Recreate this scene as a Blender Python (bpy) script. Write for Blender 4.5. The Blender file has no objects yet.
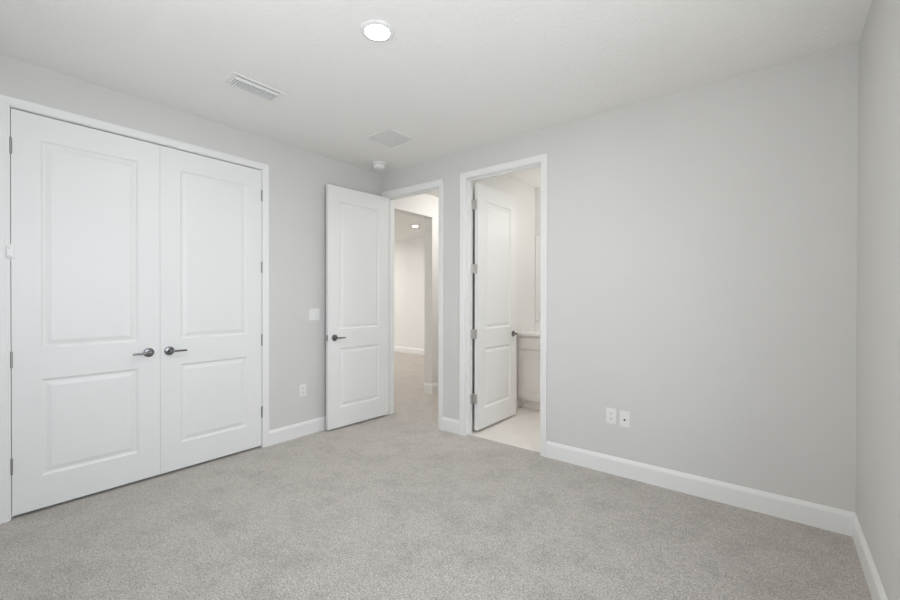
import bpy, bmesh, math
from mathutils import Vector, Matrix

# ------------------------------------------------------------------ camera, world, lights, exposure
S = bpy.context.scene
C = S.collection
H = 2.74            # ceiling height
TH = 0.115          # wall thickness
W = 3.905           # room width
RY = -3.55          # rear wall
R = Vector((0.78390188, 0.62088175, 0.00192126))
U = Vector((-0.00444598, 0.00251896, 0.99998694))
F = Vector((-0.6208688, 0.78390019, -0.00473505))
cam_d = bpy.data.cameras.new('camera')
cam = bpy.data.objects.new('camera', cam_d)
C.objects.link(cam)
cam_d.sensor_width = 36
cam_d.lens = 411.70 / 900 * 36
cam_d.clip_start = 0.02
m = Matrix((R, U, -F)).transposed().to_4x4()
m.translation = Vector((3.553, -3.1947, 1.3234))
cam.matrix_world = m
S.camera = cam

w = bpy.data.worlds.new('world')
S.world = w
w.use_nodes = True
w.node_tree.nodes['Background'].inputs[0].default_value = (0.75, 0.86, 1.0, 1)
w.node_tree.nodes['Background'].inputs[1].default_value = 1.0

S.view_settings.view_transform = 'Standard'
S.view_settings.look = 'None'
S.view_settings.gamma = 1
S.view_settings.use_curve_mapping = False
S.view_settings.exposure = 0.0
S.cycles.max_bounces = 16
S.cycles.diffuse_bounces = 12
S.cycles.sample_clamp_indirect = 4.0

def area(name, loc, direction, sx, sy, power, col):
    l = bpy.data.lights.new(name, 'AREA')
    l.shape = 'RECTANGLE'; l.size = sx; l.size_y = sy; l.energy = power; l.color = col
    o = bpy.data.objects.new(name, l); C.objects.link(o)
    o.location = loc
    o.rotation_euler = Vector(direction).to_track_quat('-Z', 'Y').to_euler()
    return o
# daylight entering through the bedroom window in the right wall, beside the viewer
WY0, WY1, WZ0, WZ1 = -3.12, -1.30, 0.85, 2.42
area('sky_light_side_window', (W + 0.16, (WY0 + WY1) / 2, (WZ0 + WZ1) / 2), (-1, 0, -0.45), 1.8, 1.55, 21, (0.66, 0.82, 1.0)).data.spread = math.radians(140)
area('ground_light_side_window', (W + 0.26, (WY0 + WY1) / 2, (WZ0 + WZ1) / 2 - .1), (-1, 0, 0.45), 1.8, 1.5, 18, (1.0, 0.97, 0.915))
# fill for the right wall, through a window added behind the viewer
XX0, XX1 = 1.65, 3.45
area('added_rear_fill', ((XX0 + XX1) / 2, RY - TH - .05, 1.6), (0.05, 1, 0.50), 1.8, 1.5, 32, (0.99, 0.985, 0.975))
# area light added to brighten the far loft, with no window built around it
area('added_loft_fill', (-6.9, 2.2, 1.5), (1, 0, 0), 2.6, 1.8, 38, (0.97, 0.985, 1.0))
LAMP_ROOM, FILL_HALL, LAMP_BATH, LAMP_LOFT = 350, 49, 14, 470

# ------------------------------------------------------------------ materials
def mat(name, col, rough=0.5, metal=0.0, spec=0.5):
    mm = bpy.data.materials.new(name); mm.use_nodes = True
    b = mm.node_tree.nodes['Principled BSDF']
    b.inputs['Base Color'].default_value = (*col, 1)
    b.inputs['Roughness'].default_value = rough
    b.inputs['Metallic'].default_value = metal
    b.inputs['Specular IOR Level'].default_value = spec
    return mm, mm.node_tree, b
def coords(nt, scale=(1, 1, 1)):
    t = nt.nodes.new('ShaderNodeTexCoord'); mp = nt.nodes.new('ShaderNodeMapping')
    mp.inputs['Scale'].default_value = scale
    nt.links.new(t.outputs['Object'], mp.inputs['Vector'])
    return mp.outputs['Vector']
def noise(nt, vec, scale, detail=2, rough=0.5):
    n = nt.nodes.new('ShaderNodeTexNoise')
    n.inputs['Scale'].default_value = scale; n.inputs['Detail'].default_value = detail
    n.inputs['Roughness'].default_value = rough
    nt.links.new(vec, n.inputs['Vector'])
    return n.outputs['Fac']
def ramp(nt, fac, p0, c0, p1, c1):
    r = nt.nodes.new('ShaderNodeValToRGB')
    r.color_ramp.elements[0].position = p0; r.color_ramp.elements[0].color = (*c0, 1)
    r.color_ramp.elements[1].position = p1; r.color_ramp.elements[1].color = (*c1, 1)
    nt.links.new(fac, r.inputs['Fac'])
    return r.outputs['Color']
def bump(nt, b, h, strength, dist):
    n = nt.nodes.new('ShaderNodeBump')
    n.inputs['Strength'].default_value = strength; n.inputs['Distance'].default_value = dist
    nt.links.new(h, n.inputs['Height']); nt.links.new(n.outputs['Normal'], b.inputs['Normal'])
def mix(nt, a, c, fac=1.0, mode='MULTIPLY'):
    n = nt.nodes.new('ShaderNodeMixRGB'); n.blend_type = mode
    n.inputs['Fac'].default_value = fac
    nt.links.new(a, n.inputs['Color1']); nt.links.new(c, n.inputs['Color2'])
    return n.outputs['Color']

def wall_mat(name, col):
    mm, nt, b = mat(name, col, 0.75, spec=0.25)
    v = coords(nt)
    cc = ramp(nt, noise(nt, v, 2.2, 3), 0.3, tuple(x * 0.985 for x in col), 0.7, col)
    nt.links.new(cc, b.inputs['Base Color'])
    bump(nt, b, noise(nt, v, 130, 3), 0.12, 0.002)
    return mm
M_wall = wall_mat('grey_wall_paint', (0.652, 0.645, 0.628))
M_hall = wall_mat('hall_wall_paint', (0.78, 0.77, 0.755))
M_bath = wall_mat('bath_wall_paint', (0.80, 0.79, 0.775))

M_ceil, nt, b = mat('ceiling_texture', (0.85, 0.845, 0.825), 0.9, spec=0.1)
v = coords(nt)
k = ramp(nt, noise(nt, v, 38, 4, 0.6), 0.45, (0, 0, 0), 0.6, (1, 1, 1))
bump(nt, b, k, 0.30, 0.003)

M_white, nt, b = mat('white_trim_paint', (0.80, 0.80, 0.79), 0.38, spec=0.4)
bump(nt, b, noise(nt, coords(nt, (1, 1, 0.2)), 160, 2), 0.04, 0.001)
M_plastic, nt, b = mat('white_plastic', (0.80, 0.80, 0.785), 0.3)
bump(nt, b, noise(nt, coords(nt), 400, 1), 0.02, 0.0005)
M_metal, nt, b = mat('satin_nickel', (0.235, 0.23, 0.235), 0.25, 1.0)
bump(nt, b, noise(nt, coords(nt, (1, 1, 6)), 300, 2), 0.05, 0.0005)
M_hinge, nt, b = mat('hinge_nickel', (0.36, 0.35, 0.33), 0.4, 1.0)
bump(nt, b, noise(nt, coords(nt), 300, 2), 0.05, 0.0005)
M_hinge_lit, nt, b = mat('lit_hinge_nickel', (0.62, 0.60, 0.58), 0.45, 1.0)  # same hinge nickel, with the brighter bathroom light put into its colour
bump(nt, b, noise(nt, coords(nt), 300, 2), 0.05, 0.0005)
M_dark, nt, b = mat('dark_slot', (0.03, 0.03, 0.03), 0.7)
b.inputs['Base Color'].default_value = (0.03, 0.03, 0.03, 1)
M_duct_shade, nt, b = mat('duct_shade', (0.10, 0.10, 0.10), 0.8)  # dark colour stands in for the shade inside the duct
bump(nt, b, noise(nt, coords(nt), 50, 2), 0.05, 0.001)
M_filter, nt, b = mat('grille_mesh', (0.62, 0.62, 0.61), 0.8, spec=0.2)
vv = nt.nodes.new('ShaderNodeTexVoronoi'); vv.inputs['Scale'].default_value = 160
nt.links.new(coords(nt), vv.inputs['Vector'])
nt.links.new(ramp(nt, vv.outputs['Distance'], 0.1, (0.62, 0.62, 0.61), 0.6, (0.78, 0.78, 0.77)), b.inputs['Base Color'])

M_carpet, nt, b = mat('cut_pile_carpet', (0.5, 0.47, 0.44), 0.95, spec=0.05)
v = coords(nt)
fine = ramp(nt, noise(nt, v, 115, 6, 0.8), 0.37, (0.150, 0.134, 0.119), 0.62, (0.67, 0.625, 0.58))
med = ramp(nt, noise(nt, v, 30, 4, 0.7), 0.36, (0.80, 0.80, 0.80), 0.58, (1, 1, 1))
mott = ramp(nt, noise(nt, v, 4.5, 8, 0.70), 0.36, (0.80, 0.795, 0.79), 0.54, (1, 1, 1))
nt.links.new(mix(nt, mix(nt, fine, med), mott), b.inputs['Base Color'])
b.inputs['Sheen Weight'].default_value = 0.55
b.inputs['Sheen Tint'].default_value = (1.0, 0.94, 0.88, 1)
b.inputs['Sheen Roughness'].default_value = 0.6
bump(nt, b, noise(nt, v, 170, 4, 0.75), 0.6, 0.005)

M_tile, nt, b = mat('beige_floor_tile', (0.70, 0.66, 0.61), 0.45)
v = coords(nt)
br = nt.nodes.new('ShaderNodeTexBrick')
br.offset = 0.5
br.inputs['Scale'].default_value = 1.0
br.inputs['Brick Width'].default_value = 0.61; br.inputs['Row Height'].default_value = 0.305
br.inputs['Mortar Size'].default_value = 0.003
br.inputs['Color1'].default_value = (0.78, 0.74, 0.70, 1); br.inputs['Color2'].default_value = (0.765, 0.725, 0.685, 1)
br.inputs['Mortar'].default_value = (0.85, 0.83, 0.79, 1)
nt.links.new(v, br.inputs['Vector'])
nt.links.new(mix(nt, br.outputs['Color'], ramp(nt, noise(nt, v, 9, 4), 0.3, (0.95, 0.95, 0.95), 0.7, (1, 1, 1))), b.inputs['Base Color'])

M_quartz, nt, b = mat('white_quartz', (0.86, 0.85, 0.83), 0.2)
nt.links.new(ramp(nt, noise(nt, coords(nt), 60, 4), 0.3, (0.84, 0.83, 0.81), 0.7, (0.88, 0.87, 0.85)), b.inputs['Base Color'])
M_cab, nt, b = mat('cream_cabinet_paint', (0.80, 0.765, 0.735), 0.45)
bump(nt, b, noise(nt, coords(nt, (1, 1, .2)), 140, 2), 0.04, 0.001)
M_mirror, nt, b = mat('mirror_glass', (0.92, 0.93, 0.93), 0.02, 1.0)
M_glass = bpy.data.materials.new('window_glass'); M_glass.use_nodes = True
nt = M_glass.node_tree; nt.nodes.remove(nt.nodes['Principled BSDF'])
tr = nt.nodes.new('ShaderNodeBsdfTransparent'); gl = nt.nodes.new('ShaderNodeBsdfGlossy'); mx = nt.nodes.new('ShaderNodeMixShader')
gl.inputs['Roughness'].default_value = 0.02; mx.inputs[0].default_value = 0.06
nt.links.new(tr.outputs[0], mx.inputs[1]); nt.links.new(gl.outputs[0], mx.inputs[2])
nt.links.new(mx.outputs[0], nt.nodes['Material Output'].inputs[0])
def emit(name, strength, col=(1.0, 0.978, 0.945)):
    mm, nt, b = mat(name, (0.9, 0.9, 0.9), 0.5)
    b.inputs['Emission Color'].default_value = (*col, 1)
    b.inputs['Emission Strength'].default_value = strength
    return mm

# ------------------------------------------------------------------ helpers
def box(bm, x0, x1, y0, y1, z0, z1, bev=0.0, seg=2):
    r = bmesh.ops.create_cube(bm, size=1)
    for q in r['verts']:
        q.co = Vector(((x0 + x1) / 2 + q.co.x * (x1 - x0), (y0 + y1) / 2 + q.co.y * (y1 - y0), (z0 + z1) / 2 + q.co.z * (z1 - z0)))
    if bev:
        es = list({e for q in r['verts'] for e in q.link_edges})
        bmesh.ops.bevel(bm, geom=es, offset=bev, segments=seg, affect='EDGES', profile=0.5)
def lathe(bm, prof, M, n=32):
    """prof: (radius, height) list along local Z, M places it; closed when the radius reaches 0."""
    rings = []
    for r, h in prof:
        if r < 1e-6:
            rings.append([bm.verts.new(M @ Vector((0, 0, h)))])
        else:
            rings.append([bm.verts.new(M @ Vector((r * math.cos(2 * math.pi * i / n), r * math.sin(2 * math.pi * i / n), h))) for i in range(n)])
    for a, c in zip(rings, rings[1:]):
        for i in range(n):
            j = (i + 1) % n
            if len(a) == 1 and len(c) == 1: continue
            if len(a) == 1: bm.faces.new((a[0], c[i], c[j]))
            elif len(c) == 1: bm.faces.new((a[i], a[j], c[0]))
            else: bm.faces.new((a[i], a[j], c[j], c[i]))
def axis_m(loc, d):
    q = Vector(d).to_track_quat('Z', 'Y').to_matrix().to_4x4(); q.translation = Vector(loc); return q
def obj(name, bm, material, parent=None, smooth=False, loc=None):
    """link the bmesh as ONE mesh object; vertices are in world coordinates (or the parent's)."""
    bmesh.ops.recalc_face_normals(bm, faces=bm.faces)
    me = bpy.data.meshes.new(name)
    if loc is not None and parent is None:
        bmesh.ops.translate(bm, verts=bm.verts, vec=-Vector(loc))
    bm.to_mesh(me); bm.free()
    me.materials.append(material)
    o = bpy.data.objects.new(name, me); C.objects.link(o)
    if smooth:
        for p in me.polygons: p.use_smooth = True
        es = me.edges
        me.set_sharp_from_angle(angle=math.radians(35))
    if parent: o.parent = parent
    if loc is not None and parent is None: o.location = loc
    return o
def tag(o, label=None, cat=None, group=None, kind=None):
    if label: o['label'] = label
    if cat: o['category'] = cat
    if group: o['group'] = group
    if kind: o['kind'] = kind
    return o
def thing(name, loc, label, cat, group=None, kind=None, rotz=0):
    o = bpy.data.objects.new(name, None); C.objects.link(o)
    o.empty_display_size = 0.1
    o.location = loc; o.rotation_euler = (0, 0, rotz)
    return tag(o, label, cat, group, kind)
def boxes(name, lst, material, label=None, parent=None, bev=0.0):
    bm = bmesh.new()
    for b_ in lst: box(bm, *b_, bev=bev)
    o = obj(name, bm, material, parent)
    if not parent: tag(o, label, kind='structure')
    return o
def prism(bm, prof, p0, p1, nrm):
    """sweep profile (distance along nrm, z) from p0 to p1 in plan."""
    nrm = Vector(nrm)
    A = [bm.verts.new(Vector(p0) + nrm * d + Vector((0, 0, z))) for d, z in prof]
    B = [bm.verts.new(Vector(p1) + nrm * d + Vector((0, 0, z))) for d, z in prof]
    n = len(prof)
    for i in range(n):
        j = (i + 1) % n
        bm.faces.new((A[i], A[j], B[j], B[i]))
    bm.faces.new(A); bm.faces.new(list(reversed(B)))

# ------------------------------------------------------------------ openings
CL0, CL1, DT = -2.899, -1.380, 2.449        # closet opening, head height
B0, B1 = 0.108, 0.876                       # bedroom doorway (x)
T0, T1 = 1.213, 1.996                       # bathroom doorway (x)
DTB = 2.467                                  # head height of the bathroom doorway
J = 0.018                                   # jamb thickness
TH = 0.115                                  # wall thickness
CW = 0.058                                  # casing width
FARY = 3.95                                 # loft's far wall
BY = 1.65                                   # bathroom far wall

# ------------------------------------------------------------------ setting
floor = boxes('floor', [(-7.0, W + TH, RY - TH, 0.045, -0.12, 0), (-7.0, 1.115, 0.045, FARY + .1, -0.12, 0)], M_carpet,
              'beige cut pile carpet running from the bedroom through the hall')
boxes('floor_bathroom', [(1.115, W + TH, 0.045, BY + .1, -0.12, -0.002)], M_tile, 'pale beige tile floor of the bathroom')
boxes('ceiling', [(-7.0, W + TH, RY - TH, FARY + .1, H, H + 0.1)], M_ceil, 'white textured ceiling')
boxes('wall_left', [(-TH, 0, RY, CL0 - J, 0, H), (-TH, 0, CL0 - J, CL1 + J, DT + J, H), (-TH, 0, CL1 + J, 0, 0, H)], M_wall,
      'grey wall holding the closet doors')
boxes('wall_back', [(-TH, B0 - J, 0, TH, 0, H), (B0 - J, B1 + J, 0, TH, DT + J, H), (B1 + J, T0 - J, 0, TH, 0, H),
                    (T0 - J, T1 + J, 0, TH, DTB + J, H), (T1 + J, W, 0, TH, 0, H)], M_wall, 'grey wall with the two open doorways')
boxes('wall_right', [(W, W + TH, RY, WY0, 0, H), (W, W + TH, WY1, BY, 0, H), (W, W + TH, WY0, WY1, 0, WZ0), (W, W + TH, WY0, WY1, WZ1, H)], M_wall, 'grey wall at the right edge')
boxes('wall_front', [(-TH, XX0, RY - TH, RY, 0, H), (XX1, W + TH, RY - TH, RY, 0, H), (XX0, XX1, RY - TH, RY, 0, WZ0), (XX0, XX1, RY - TH, RY, WZ1, H)], M_wall, 'grey wall behind the viewer')
boxes('wall_closet', [(-0.85, -0.75, RY, 0, 0, H), (-0.75, -TH, RY, RY + .1, 0, H), (-0.75, -TH, -.5, -.4, 0, H)], M_wall, 'closet interior walls')
# hall and loft
HX = -0.18
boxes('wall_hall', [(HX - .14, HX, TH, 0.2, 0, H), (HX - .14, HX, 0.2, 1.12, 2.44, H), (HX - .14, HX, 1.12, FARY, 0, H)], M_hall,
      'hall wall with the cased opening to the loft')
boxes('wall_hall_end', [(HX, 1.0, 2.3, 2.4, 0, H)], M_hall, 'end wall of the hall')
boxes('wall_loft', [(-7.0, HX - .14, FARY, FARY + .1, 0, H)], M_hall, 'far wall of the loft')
boxes('wall_loft_left', [(-7.1, -7.0, 0.0, FARY, 0, H)], M_hall, 'left wall of the loft')
boxes('wall_loft_near', [(-7.0, -TH, TH, TH + .08, 0, H)], M_hall, 'near wall of the loft')
# bathroom
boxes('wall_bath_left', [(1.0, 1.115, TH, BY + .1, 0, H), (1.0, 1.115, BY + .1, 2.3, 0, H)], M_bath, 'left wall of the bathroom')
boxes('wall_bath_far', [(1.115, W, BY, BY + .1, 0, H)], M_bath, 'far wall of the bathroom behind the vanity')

# window in the right wall beside the camera
t = tag(bpy.data.objects.new('window_1', None), 'white framed window in the right wall beside the viewer', kind='structure'); C.objects.link(t)
t.location = (W + .06, (WY0 + WY1) / 2, WZ0)
def rel(bm, o):
    bmesh.ops.translate(bm, verts=bm.verts, vec=-o.location); return bm
bm = bmesh.new()
wm, wk = (WY0 + WY1) / 2, (WZ0 + WZ1) / 2
for b_ in [(WY0, WY1, WZ0, WZ0 + .05), (WY0, WY1, WZ1 - .05, WZ1), (WY0, WY0 + .05, WZ0 + .05, WZ1 - .05), (WY1 - .05, WY1, WZ0 + .05, WZ1 - .05),
           (wm - .025, wm + .025, WZ0 + .05, WZ1 - .05), (WY0 + .05, wm - .025, wk - .018, wk + .018), (wm + .025, WY1 - .05, wk - .018, wk + .018)]:
    box(bm, W + .04, W + .09, b_[0], b_[1], b_[2], b_[3])
obj('window_frame', rel(bm, t), M_white, t)
bm = bmesh.new(); box(bm, W + .062, W + .066, WY0 + .05, WY1 - .05, WZ0 + .05, WZ1 - .05)
obj('pane', rel(bm, t), M_glass, t)
bm = bmesh.new(); box(bm, W - .03, W + .04, WY0 - .04, WY1 + .04, WZ0 - .02, WZ0, .004)
obj('window_sill', rel(bm, t), M_white, t)

t = tag(bpy.data.objects.new('added_window', None), 'added white framed window in the unseen wall behind the viewer', kind='structure'); C.objects.link(t)  # unseen window, added so that more light reaches the right wall
t.location = ((XX0 + XX1) / 2, RY - .06, WZ0)
bm = bmesh.new(); xm = (XX0 + XX1) / 2
for b_ in [(XX0, XX1, WZ0, WZ0 + .05), (XX0, XX1, WZ1 - .05, WZ1), (XX0, XX0 + .05, WZ0 + .05, WZ1 - .05), (XX1 - .05, XX1, WZ0 + .05, WZ1 - .05),
           (xm - .025, xm + .025, WZ0 + .05, WZ1 - .05), (XX0 + .05, xm - .025, wk - .018, wk + .018), (xm + .025, XX1 - .05, wk - .018, wk + .018)]:
    box(bm, b_[0], b_[1], RY - .09, RY - .04, b_[2], b_[3])
obj('window_frame', rel(bm, t), M_white, t)
bm = bmesh.new(); box(bm, XX0 + .05, XX1 - .05, RY - .066, RY - .062, WZ0 + .05, WZ1 - .05)
obj('pane', rel(bm, t), M_glass, t)
bm = bmesh.new(); box(bm, XX0 - .04, XX1 + .04, RY - .04, RY + .03, WZ0 - .02, WZ0, .004)
obj('window_sill', rel(bm, t), M_white, t)

# baseboards
BP = [(0, 0), (.0145, 0), (.0145, .106), (.0130, .109), (.0130, .113), (.0115, .116), (.0075, .124), (.0045, .1315), (.003, .133), (0, .133)]
def baseboard(name, p0, p1, n, label):
    bm = bmesh.new(); prism(bm, BP, (*p0, 0), (*p1, 0), n)
    return tag(obj(name, bm, M_white), label, kind='structure')
baseboard('baseboard_left', (0, CL1 + CW + .004), (0, 0), (1, 0, 0), 'white baseboard between closet and bedroom door')
baseboard('baseboard_left_front', (0, RY), (0, CL0 - CW - .004), (1, 0, 0), 'white baseboard left of the closet')
baseboard('baseboard_back_middle', (B1 + CW + .004, 0), (T0 - CW - .004, 0), (0, -1, 0), 'short white baseboard between the doorways')
baseboard('baseboard_back', (T1 + CW + .004, 0), (W, 0), (0, -1, 0), 'long white baseboard under the outlets')
baseboard('baseboard_right', (W, RY), (W, -.0145), (-1, 0, 0), 'white baseboard on the right wall')
baseboard('baseboard_front', (0.0145, RY), (W - .0145, RY), (0, 1, 0), 'white baseboard on the wall behind the viewer')
baseboard('baseboard_hall', (HX, 1.12 - .0145), (HX, 2.3), (1, 0, 0), 'white baseboard on the hall wall')
baseboard('baseboard_hall_return', (HX - .14, 1.12), (HX, 1.12), (0, -1, 0), 'white baseboard on the end of the opening')
baseboard('baseboard_loft', (-7, FARY), (HX - .14, FARY), (0, -1, 0), 'white baseboard on the far wall of the loft')
baseboard('baseboard_hall_right', (1.0, TH), (1.0, 2.3), (-1, 0, 0), 'white baseboard on the right wall of the hall')

# casings: U shaped, mitred, moulded profile (offset from opening, height off wall)
CP = [(.004, 0), (.004, .009), (.007, .011), (.014, .0115), (.018, .0135), (.040, .0155), (.050, .018), (.056, .018), (.0615, .015), (.0615, 0)]
def casing(name, a0, a1, zt, place, label, top=1.12):
    bm = bmesh.new(); loops = []
    for o_, h_ in CP:
        loops.append([bm.verts.new(place(a0 - o_, h_, 0)), bm.verts.new(place(a0 - o_, h_, zt + o_ * top)),
                      bm.verts.new(place(a1 + o_, h_, zt + o_ * top)), bm.verts.new(place(a1 + o_, h_, 0))])
    n = len(loops)
    for i in range(n):
        a, c = loops[i], loops[(i + 1) % n]
        for k_ in range(3): bm.faces.new((a[k_], a[k_ + 1], c[k_ + 1], c[k_]))
    bm.faces.new([l[0] for l in loops]); bm.faces.new([l[3] for l in loops][::-1])
    return tag(obj(name, bm, M_white), label, kind='structure')
casing('trim_1', CL0, CL1, DT, lambda a, h, z: Vector((h, a, z)), 'white casing around the closet doors', .92)
casing('trim_2', B0, B1, DT, lambda a, h, z: Vector((a, -h, z)), 'white casing around the bedroom doorway')
casing('trim_3', T0, T1, DTB, lambda a, h, z: Vector((a, -h, z)), 'white casing around the bathroom doorway', 1.0)
casing('trim_4', B0, B1, DT, lambda a, h, z: Vector((a, TH + h, z)), 'white casing on the hall side of the bedroom doorway')
casing('trim_5', T0, T1, DTB, lambda a, h, z: Vector((a, TH + h, z)), 'white casing on the bathroom side of the doorway')
# jambs with stops
boxes('trim_6', [(-TH, 0, CL0 - J, CL0, 0, DT), (-TH, 0, CL1, CL1 + J, 0, DT), (-TH, 0, CL0 - J, CL1 + J, DT, DT + J),
                 (-.085, -.045, CL0, CL0 + .012, 0, DT - .012), (-.085, -.045, CL1 - .012, CL1, 0, DT - .012), (-.085, -.045, CL0, CL1, DT - .012, DT)], M_white, 'white jamb of the closet')
boxes('trim_7', [(B0 - J, B0, 0, TH, 0, DT), (B1, B1 + J, 0, TH, 0, DT), (B0 - J, B1 + J, 0, TH, DT, DT + J),
                 (B0, B0 + .011, .045, .08, 0, DT - .011), (B1 - .011, B1, .045, .08, 0, DT - .011), (B0, B1, .045, .08, DT - .011, DT)], M_white, 'white jamb of the bedroom doorway')
boxes('trim_8', [(T0 - J, T0, 0, TH, 0, DTB), (T1, T1 + J, 0, TH, 0, DTB), (T0 - J, T1 + J, 0, TH, DTB, DTB + J),
                 (T0, T0 + .011, .035, .07, 0, DTB - .011), (T1 - .011, T1, .035, .07, 0, DTB - .011), (T0, T1, .035, .07, DTB - .011, DTB)], M_white, 'white jamb of the bathroom doorway')

# ------------------------------------------------------------------ two-panel doors
DTK = 0.035
def door_leaf_bm(wd, ht=2.421):
    """local: hinge edge at u=0, free edge at u=wd (X), thickness Y 0..DTK (front face at y=0), Z 0..ht; both faces panelled."""
    bm = bmesh.new()
    PAN = [(0.126, wd - 0.131, 0.198, 0.797), (0.126, wd - 0.131, 0.988, 2.270)]
    # inset profile: (inset, depth)
    PR = [(0.0, 0.0), (0.004, 0.0035), (0.010, 0.0085), (0.016, 0.010), (0.022, 0.010), (0.046, 0.0035), (0.050, 0.003)]
    us = [0, PAN[0][0], PAN[0][1], wd]
    zs = [0, PAN[0][2], PAN[0][3], PAN[1][2], PAN[1][3], ht]
    for side in (0, 1):
        yy = lambda d: d if side == 0 else DTK - d
        G = [[bm.verts.new((u_, yy(0), z_)) for z_ in zs] for u_ in us]
        for i in range(3):
            for j in range(5):
                if i == 1 and j in (1, 3):
                    prev = [G[i][j], G[i + 1][j], G[i + 1][j + 1], G[i][j + 1]]
                    a0, a1, c0, c1 = us[i], us[i + 1], zs[j], zs[j + 1]
                    for ins, dep in PR[1:]:
                        cur = [bm.verts.new((a0 + ins, yy(dep), c0 + ins)), bm.verts.new((a1 - ins, yy(dep), c0 + ins)),
                               bm.verts.new((a1 - ins, yy(dep), c1 - ins)), bm.verts.new((a0 + ins, yy(dep), c1 - ins))]
                        for q in range(4):
                            bm.faces.new((prev[q], prev[(q + 1) % 4], cur[(q + 1) % 4], cur[q]))
                        prev = cur
                    bm.faces.new(prev)
                else:
                    bm.faces.new((G[i][j], G[i + 1][j], G[i + 1][j + 1], G[i][j + 1]))
        if side == 0: G0 = G
        else: G1 = G
    for i in range(3):
        for j in (0, 5): bm.faces.new((G0[i][j], G0[i + 1][j], G1[i + 1][j], G1[i][j]))
    for j in range(5):
        for i in (0, 3): bm.faces.new((G0[i][j], G0[i][j + 1], G1[i][j + 1], G1[i][j]))
    return bm
def lever_bm(u, z, s, side):
    """lever on face: side 0 = front (towards -Y), 1 = back; s = direction of the lever along u."""
    bm = bmesh.new()
    y0 = 0.0 if side == 0 else DTK; d = -1 if side == 0 else 1
    lathe(bm, [(0, 0), (.0325, 0), (.0330, .003), (.0315, .0085), (.024, .0115), (.0135, .013), (.0120, .020), (.0105, .036), (.0105, .050), (.0085, .0535), (0, .0545)],
          axis_m((u, y0, z), (0, d, 0)))
    # arm: tapered swept ellipse
    n = 12; rings = []
    for k_ in range(13):
        f_ = k_ / 12
        cu = u + s * (-.006 + .112 * f_); cy = y0 + d * (.044 + .004 * math.sin(f_ * math.pi)); cz = z - .002 * f_
        rz = (.0095 - .0035 * f_) * (1 if k_ < 12 else .55); ry = (.0075 - .0030 * f_) * (1 if k_ < 12 else .55)
        rings.append([bm.verts.new((cu, cy + ry * math.cos(2 * math.pi * i / n), cz + rz * math.sin(2 * math.pi * i / n))) for i in range(n)])
    for a, c in zip(rings, rings[1:]):
        for i in range(n): bm.faces.new((a[i], a[(i + 1) % n], c[(i + 1) % n], c[i]))
    bm.faces.new(rings[0]); bm.faces.new(rings[-1][::-1])
    return bm
HZ = [0.317, 0.952, 1.592, 2.222]
def hinge_bm(z, y, plate=None, u=-.002):
    bm = bmesh.new()
    for k_ in range(5):
        h0 = z - .046 + k_ * .0184
        lathe(bm, [(0, h0), (.0065, h0), (.0065, h0 + .0178), (0, h0 + .0178)], Matrix.Translation((u, y, 0)), 14)
    for e_, s_ in ((z - .046, -1), (z + .0456, 1)):
        lathe(bm, [(0, e_), (.0045, e_), (.004, e_ + s_ * .003), (0, e_ + s_ * .005)], Matrix.Translation((u, y, 0)), 14)
    if plate:
        box(bm, *plate, z - .0445, z + .0445)
        box(bm, -.046, -.013, .0510, .0538, z - .0445, z + .0445)
    return bm
def door(name, loc, rotz, wd, label, levers, hinge_y, flip=False, plate=None, hinges=HZ, latch=True, mats=None, lever_in=.070):
    t = thing(name, loc, label, 'door', kind='structure', rotz=rotz)
    leaf = door_leaf_bm(wd)
    if flip: bmesh.ops.scale(leaf, verts=leaf.verts, vec=(-1, 1, 1))
    obj('door_panel', leaf, M_white, t)
    fx = -1 if flip else 1
    for side in levers:
        bm = lever_bm(fx * (wd - lever_in), .906, -fx, side)
        obj('door_lever', bm, M_metal, t, smooth=True)
    for i, z in enumerate(hinges):
        hb = hinge_bm(z - .020, hinge_y, plate, -fx * .002)
        mt = (mats or {}).get(i, M_hinge)
        h = obj('hinge', hb, mt, t, smooth=False)
        if mt is M_plastic:
            h['label'] = 'white hinge with a pin door stop'
            bm = bmesh.new(); box(bm, -.022, .010, -.026, -.011, z - .058, z + .018, .004, 2)
            box(bm, -.014, .002, -.030, -.024, z - .050, z - .036, .002, 1); box(bm, -.014, .002, -.030, -.024, z - .004, z + .010, .002, 1)
            obj('door_stop', bm, M_plastic, h)
    if latch:
        bm = bmesh.new()
        x_ = fx * wd
        box(bm, min(x_ - fx * .001, x_ + fx * .0012), max(x_ - fx * .001, x_ + fx * .0012), DTK / 2 - .0125, DTK / 2 + .0125, .905 - .029, .905 + .029)
        box(bm, min(x_, x_ + fx * .010), max(x_, x_ + fx * .010), DTK / 2 - .007, DTK / 2 + .007, .905 - .010, .905 + .010, .002)
        obj('latch', bm, M_hinge, t)
    return t
# closet doors: leaf in the plane of the left wall. Local X -> world +Y for the left leaf (rot +90): local Y -> world -X (into the wall)
mid = (CL0 + CL1) / 2
SP = -2.144   # meeting line of the two leaves
lw, rw = SP - CL0 - .0038, CL1 - SP - .0038
d1 = door('door_1', (-.001, CL0 + .003, .020), math.pi / 2, lw, 'left closet door, white with two panels', [0], -.004, latch=False, mats={2: M_plastic})
d2 = door('door_2', (-.001, CL1 - .003, .020), math.pi / 2, rw, 'right closet door, white with two panels', [0], -.004, flip=True, latch=False, lever_in=.057)
bm = bmesh.new()
box(bm, -rw + .04, -rw + .10, .0005, .027, 2.4212, 2.428)
lathe(bm, [(0, 0), (.007, 0), (.006, .0045), (0, .007)], Matrix.Translation((-rw + .078, .0175, 2.425)), 12)
obj('ball_catch', bm, M_hinge, d2)
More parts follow.
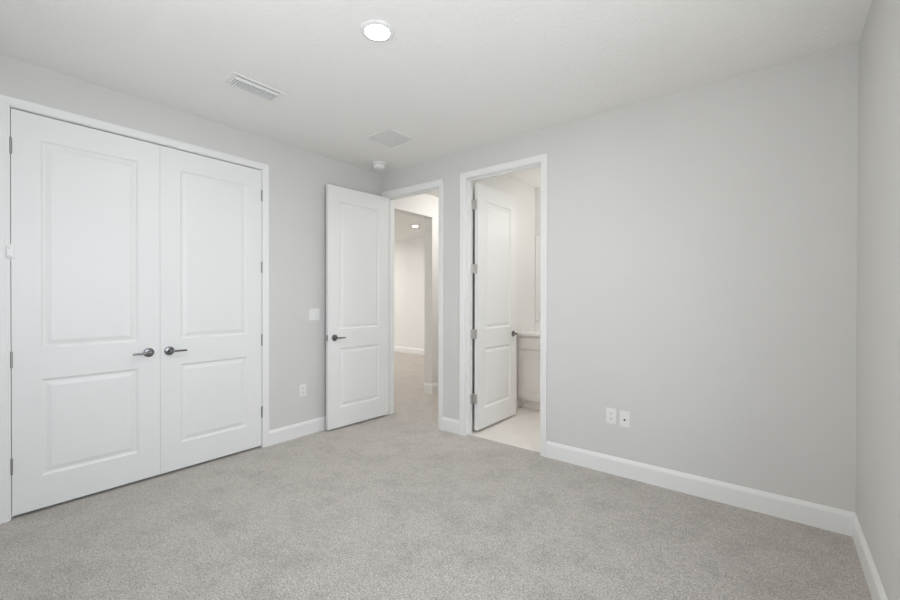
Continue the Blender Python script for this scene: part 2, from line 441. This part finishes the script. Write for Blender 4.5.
# bedroom door, opened 90 degrees into the room: hinge at the left jamb, visible face looks towards +X
# local X -> world -Y (rot -90): local Y -> world +X ; so the face seen is the back (side 1)
door('door_3', (B0 + .001, -.004, .020), -math.pi / 2 - math.radians(3.1), .762, 'open white two-panel bedroom door standing against the left wall', [0, 1], -.005)
# bathroom door, opened 90 degrees into the bathroom: local X -> world +Y, local Y -> world -X: visible face is the front
door('door_4', (T0 + .019 + DTK, TH + .013, .026), math.pi / 2, .762, 'open white two-panel bathroom door', [0, 1], DTK + .008, plate=(-.0130, -.0005, .003, DTK + .017), hinges=[z + .013 for z in HZ], mats={0: M_hinge_lit, 1: M_hinge_lit, 2: M_hinge_lit, 3: M_hinge_lit})

# ------------------------------------------------------------------ ceiling fittings
def lamp(name, x, y, label, power, group=None):
    t = thing(name, (x, y, H), label, 'ceiling light', group)
    bm = bmesh.new()
    lathe(bm, [(.061, -.004), (.065, -.0085), (.080, -.0075), (.088, -.004), (.090, 0), (.061, 0), (.061, -.004)], Matrix(), 48)
    obj('trim_ring', bm, M_plastic, t, smooth=True)
    bm = bmesh.new()
    lathe(bm, [(0, -.0060), (.050, -.0060), (.0605, -.005), (.0605, -.0005), (0, -.0005)], Matrix(), 48)
    obj('diffuser', bm, emit('led_' + name, power), t, smooth=True)
    return t
lamp('recessed_ceiling_light', 1.886, -1.716, 'round glowing recessed light in the bedroom ceiling', LAMP_ROOM)
lamp('recessed_ceiling_light', -2.02, 2.73, 'small distant recessed light seen through the bedroom doorway', LAMP_LOFT).scale = (.75, .75, 1)
for x, y in ((-4.4, 2.73), (-4.4, 1.0), (-2.0, 1.0)):  # unseen lamps added to light the loft
    lamp('recessed_ceiling_light', x, y, 'added light in the loft ceiling hidden from the bedroom', LAMP_LOFT, 'added loft lights')
# flush dome added out of view to brighten the hall
t = thing('added_dome_light', (.55, 1.25, H), 'added glowing white dome in the hall ceiling hidden above the doorway', 'ceiling light')
bm = bmesh.new(); lathe(bm, [(0, 0), (.15, 0), (.15, -.018), (.135, -.022), (0, -.022)], Matrix(), 40)
obj('base', bm, M_plastic, t, smooth=True)
bm = bmesh.new(); lathe(bm, [(0, -.022), (.13, -.022), (.128, -.045), (.105, -.075), (.06, -.092), (0, -.098)], Matrix(), 40)
obj('dome', bm, emit('added_hall_dome', FILL_HALL, (1, .98, .95)), t, smooth=True)
lamp('recessed_ceiling_light', 2.6, .62, 'added light in the bathroom ceiling hidden above the doorway', 330)  # extra lamp out of view, added to light the vanity and tiles
# vanity light over the mirror
t = thing('vanity_light', (1.95, BY, 2.28), 'three globe vanity light above the bathroom mirror, hidden behind the wall', 'wall light')
bm = bmesh.new(); box(bm, -.35, .35, -.025, -.001, -.045, .045, .004)
obj('mounting_bar', bm, M_metal, t)
for x_ in (-.26, 0, .26):
    bm = bmesh.new(); lathe(bm, [(0, .025), (.018, .025), (.018, .075), (0, .075)], axis_m((x_, 0, 0), (0, -1, 0)), 20)
    obj('arm', bm, M_metal, t, smooth=True)
    bm = bmesh.new(); bmesh.ops.create_uvsphere(bm, u_segments=24, v_segments=16, radius=.062, matrix=Matrix.Translation((x_, -.13, 0)))
    obj('globe', bm, emit('vanity_globe', LAMP_BATH, (1, .98, .95)), t, smooth=True)

# supply register: long along Y
t = thing('air_vent', (.790, -1.835, H), 'long white louvred air register in the ceiling above the closet', 'air vent')
bm = bmesh.new()
fx, fy, th = .092, .180, .006
for b_ in [(-fx, -fx + .022, -fy, fy), (fx - .022, fx, -fy, fy), (-fx + .022, fx - .022, -fy, -fy + .032), (-fx + .022, fx - .022, fy - .032, fy)]:
    box(bm, *b_, -th, 0, .0015, 1)
obj('frame', bm, M_plastic, t)
bm = bmesh.new(); box(bm, -fx + .022, fx - .022, -fy + .022, fy - .022, -.0012, 0)
o = obj('duct_shade_plate', bm, M_duct_shade, t)  # flat dark plate in place of the shaded depth behind the louvres
def blade(x, wd, drop, thk=.0012):
    """curved blade along Y, leaning so its face looks towards +X and down"""
    bm = bmesh.new(); pts = []; top0 = -.003 if wd > .01 else -(drop - .0042)
    for k_ in range(7):
        f_ = k_ / 6
        pts.append((x + wd * (1 - f_), top0 + (-drop - top0) * math.sin(f_ * math.pi / 2)))
    y0, y1 = -fy + .034, fy - .034
    top = [[bm.verts.new((px, yy_, pz)) for yy_ in (y0, y1)] for px, pz in pts]
    bot = [[bm.verts.new((px - thk * .6, yy_, pz + thk)) for yy_ in (y0, y1)] for px, pz in pts]
    for a, c in zip(top, top[1:]): bm.faces.new((a[0], a[1], c[1], c[0]))
    for a, c in zip(bot, bot[1:]): bm.faces.new((a[0], c[0], c[1], a[1]))
    for e_ in (0, 1):
        for k_ in range(6): bm.faces.new((top[k_][e_], top[k_ + 1][e_], bot[k_ + 1][e_], bot[k_][e_]))
    for k_ in (0, 6): bm.faces.new((top[k_][0], top[k_][1], bot[k_][1], bot[k_][0]))
    return bm
for x_, wd_, dr_ in ((.034, .024, .014), (.016, .0015, .016), (-.001, .0015, .017), (-.018, .0015, .018), (-.035, .0015, .019), (-.052, .0015, .020)):
    obj('louvre', blade(x_, wd_, dr_), M_plastic, t, smooth=wd_ > .01)
for k_ in range(17):
    yk = -fy + .034 + k_ * (2 * fy - .068) / 16
    bm = bmesh.new(); hw = .0012 if k_ in (0, 16) else .0004
    P_ = [(.058, -.001), (.036, -.0130), (-.051, -.0195), (-.055, -.015), (-.055, -.001)]
    A_ = [bm.verts.new((px, yk - hw, pz)) for px, pz in P_]; B_ = [bm.verts.new((px, yk + hw, pz)) for px, pz in P_]
    bm.faces.new(A_); bm.faces.new(B_[::-1])
    for i in range(5): bm.faces.new((A_[i], A_[(i + 1) % 5], B_[(i + 1) % 5], B_[i]))
    obj('divider', bm, M_plastic, t)

# return grille
t = thing('return_air_grille', (.857, -.648, H), 'square white return air grille in the ceiling near the smoke detector', 'air vent')
bm = bmesh.new(); g = .170
for b_ in [(-g, -g + .02, -g, g), (g - .02, g, -g, g), (-g + .02, g - .02, -g, -g + .02), (-g + .02, g - .02, g - .02, g)]:
    box(bm, *b_, -.008, 0, .002, 1)
obj('frame', bm, M_plastic, t)
bm = bmesh.new(); box(bm, -g + .02, g - .02, -g + .02, g - .02, -.003, -.001)
obj('perforated_face', bm, M_filter, t)

# smoke detector
t = thing('smoke_detector', (.275, -.262, H), 'small round white smoke detector in the ceiling corner', 'smoke detector')
bm = bmesh.new(); lathe(bm, [(0, 0), (.072, 0), (.072, -.016), (.066, -.019), (0, -.019)], Matrix(), 40)
obj('base', bm, M_plastic, t, smooth=True)
bm = bmesh.new(); lathe(bm, [(0, -.019), (.052, -.019), (.062, -.028), (.060, -.046), (.050, -.058), (.030, -.063), (0, -.064)], Matrix(), 40)
obj('cover', bm, M_plastic, t, smooth=True)
bm = bmesh.new(); lathe(bm, [(0, -.046), (.010, -.046), (.009, -.049), (0, -.0495)], Matrix.Translation((.012, -.012, -.0165)), 20)
obj('test_button', bm, M_plastic, t, smooth=True)

# ------------------------------------------------------------------ wall plates (local: X across, Z up, front towards -Y)
def plate(name, loc, rotz, label, cat, wd=.074, ht=.118, group=None):
    t = thing(name, loc, label, cat, group, rotz=rotz)
    bm = bmesh.new(); box(bm, -wd / 2, wd / 2, -.0055, 0, -ht / 2, ht / 2, .0022, 2)
    obj('cover_plate', bm, M_plastic, t)
    return t
def screw(t, x, z):
    bm = bmesh.new(); lathe(bm, [(0, .0050), (.0032, .0050), (.003, .0066), (0, .007)], axis_m((x, 0, z), (0, -1, 0)), 12)
    obj('screw', bm, M_plastic, t)
def duplex(loc, rotz, label, group=None):
    t = plate('wall_outlet', loc, rotz, label, 'outlet', group=group)
    for z in (.0195, -.0195):
        bm = bmesh.new(); box(bm, -.0165, .0165, -.0078, -.0050, z - .0145, z + .0145, .0022, 2)
        r_ = obj('receptacle', bm, M_plastic, t)
        bm = bmesh.new()
        box(bm, -.0080, -.0054, -.0082, -.0070, z - .002, z + .0075); box(bm, .0054, .0080, -.0082, -.0070, z - .002, z + .006)
        box(bm, -.0025, .0025, -.0082, -.0070, z - .0105, z - .0065)
        obj('slots', bm, M_dark, r_)
    screw(t, 0, 0)
    return t
duplex((2.580, 0, .436), 0, 'white duplex outlet on the right wall, left of the cable plate')
t = plate('cable_plate', (2.678, 0, .430), 0, 'white plate with one dark coaxial connector beside the duplex outlet', 'wall plate')
bm = bmesh.new()
lathe(bm, [(0, .004), (.0075, .004), (.0075, .009), (.0048, .009), (.0048, .016), (.0022, .016), (.0022, .010), (0, .010)], axis_m((0, 0, -.006), (0, -1, 0)), 20)
obj('coaxial_connector', bm, M_metal, t, smooth=True)
screw(t, 0, .042); screw(t, 0, -.042)
duplex((0, -.980, .437), math.pi / 2, 'white duplex outlet low on the wall between closet and bedroom door')
t = plate('light_switch', (0, -.857, 1.160), math.pi / 2, 'white double rocker light switch beside the open bedroom door', 'light switch', wd=.119)
for x_ in (-.023, .023):
    bm = bmesh.new()
    box(bm, x_ - .0165, x_ + .0165, -.0095, -.0050, -.0335, .0335, .0015, 1)
    for q in bm.verts:
        if q.co.z < 0 and q.co.y < -.007: q.co.y += .0025
    obj('rocker', bm, M_plastic, t)
duplex((-3.23, FARY, .46), 0, 'tiny white outlet on the distant loft wall')

# ------------------------------------------------------------------ bathroom vanity
VX0, VX1, VF, VB = 1.117, 2.60, 1.19, BY - .002
t = thing('vanity_cabinet', (1.86, 1.42, 0), 'cream bathroom vanity cabinet seen past the bathroom door', 'cabinet')
bm = bmesh.new()
box(bm, VX0, VX1, VF, VB, .115, .878)
box(bm, VX0, VX1, VF + .085, VB, -.001, .115)
obj('cabinet_body', rel(bm, t), M_cab, t)
def shaker(x0, x1, z0, z1, fr=.055):
    bm = bmesh.new(); y0 = VF - .019; y1 = VF - .0005
    for b_ in [(x0, x0 + fr, z0, z1), (x1 - fr, x1, z0, z1), (x0 + fr, x1 - fr, z0, z0 + fr), (x0 + fr, x1 - fr, z1 - fr, z1)]:
        box(bm, b_[0], b_[1], y0, y1, b_[2], b_[3])
    box(bm, x0 + fr, x1 - fr, y0 + .009, y1, z0 + fr, z1 - fr)
    # raised field
    box(bm, x0 + fr + .025, x1 - fr - .025, y0 + .004, y0 + .010, z0 + fr + .025, z1 - fr - .025, .003, 1)
    return rel(bm, t)
xs = [VX0 + .030, VX0 + .030 + .46, VX0 + .030 + .92, VX1 - .03]
for a, c in zip(xs, xs[1:]):
    obj('door', shaker(a + .003, c - .003, .150, .700), M_cab, t)
    bm = bmesh.new(); box(bm, a + .003, c - .003, VF - .019, VF - .0005, .722, .855, .003, 1)
    obj('drawer_front', rel(bm, t), M_cab, t)
t = thing('countertop', (1.86, 1.41, .879), 'white stone vanity countertop behind the bathroom door', 'countertop')
bm = bmesh.new(); box(bm, VX0, VX1 + .02, VF - .03, VB, .879, .912, .003, 2)
obj('counter_slab', rel(bm, t), M_quartz, t)
bm = bmesh.new(); box(bm, VX0, VX1 + .02, VB - .02, VB, .9125, 1.015, .002, 1)
obj('backsplash', rel(bm, t), M_quartz, t)
t = thing('wall_mirror', (1.9, BY, 1.04), 'frameless mirror over the vanity, only its left edge showing', 'mirror')
bm = bmesh.new(); box(bm, 1.128, 2.55, BY - .007, BY - .001, 1.04, 2.12)
obj('mirror_glass', rel(bm, t), M_mirror, t)
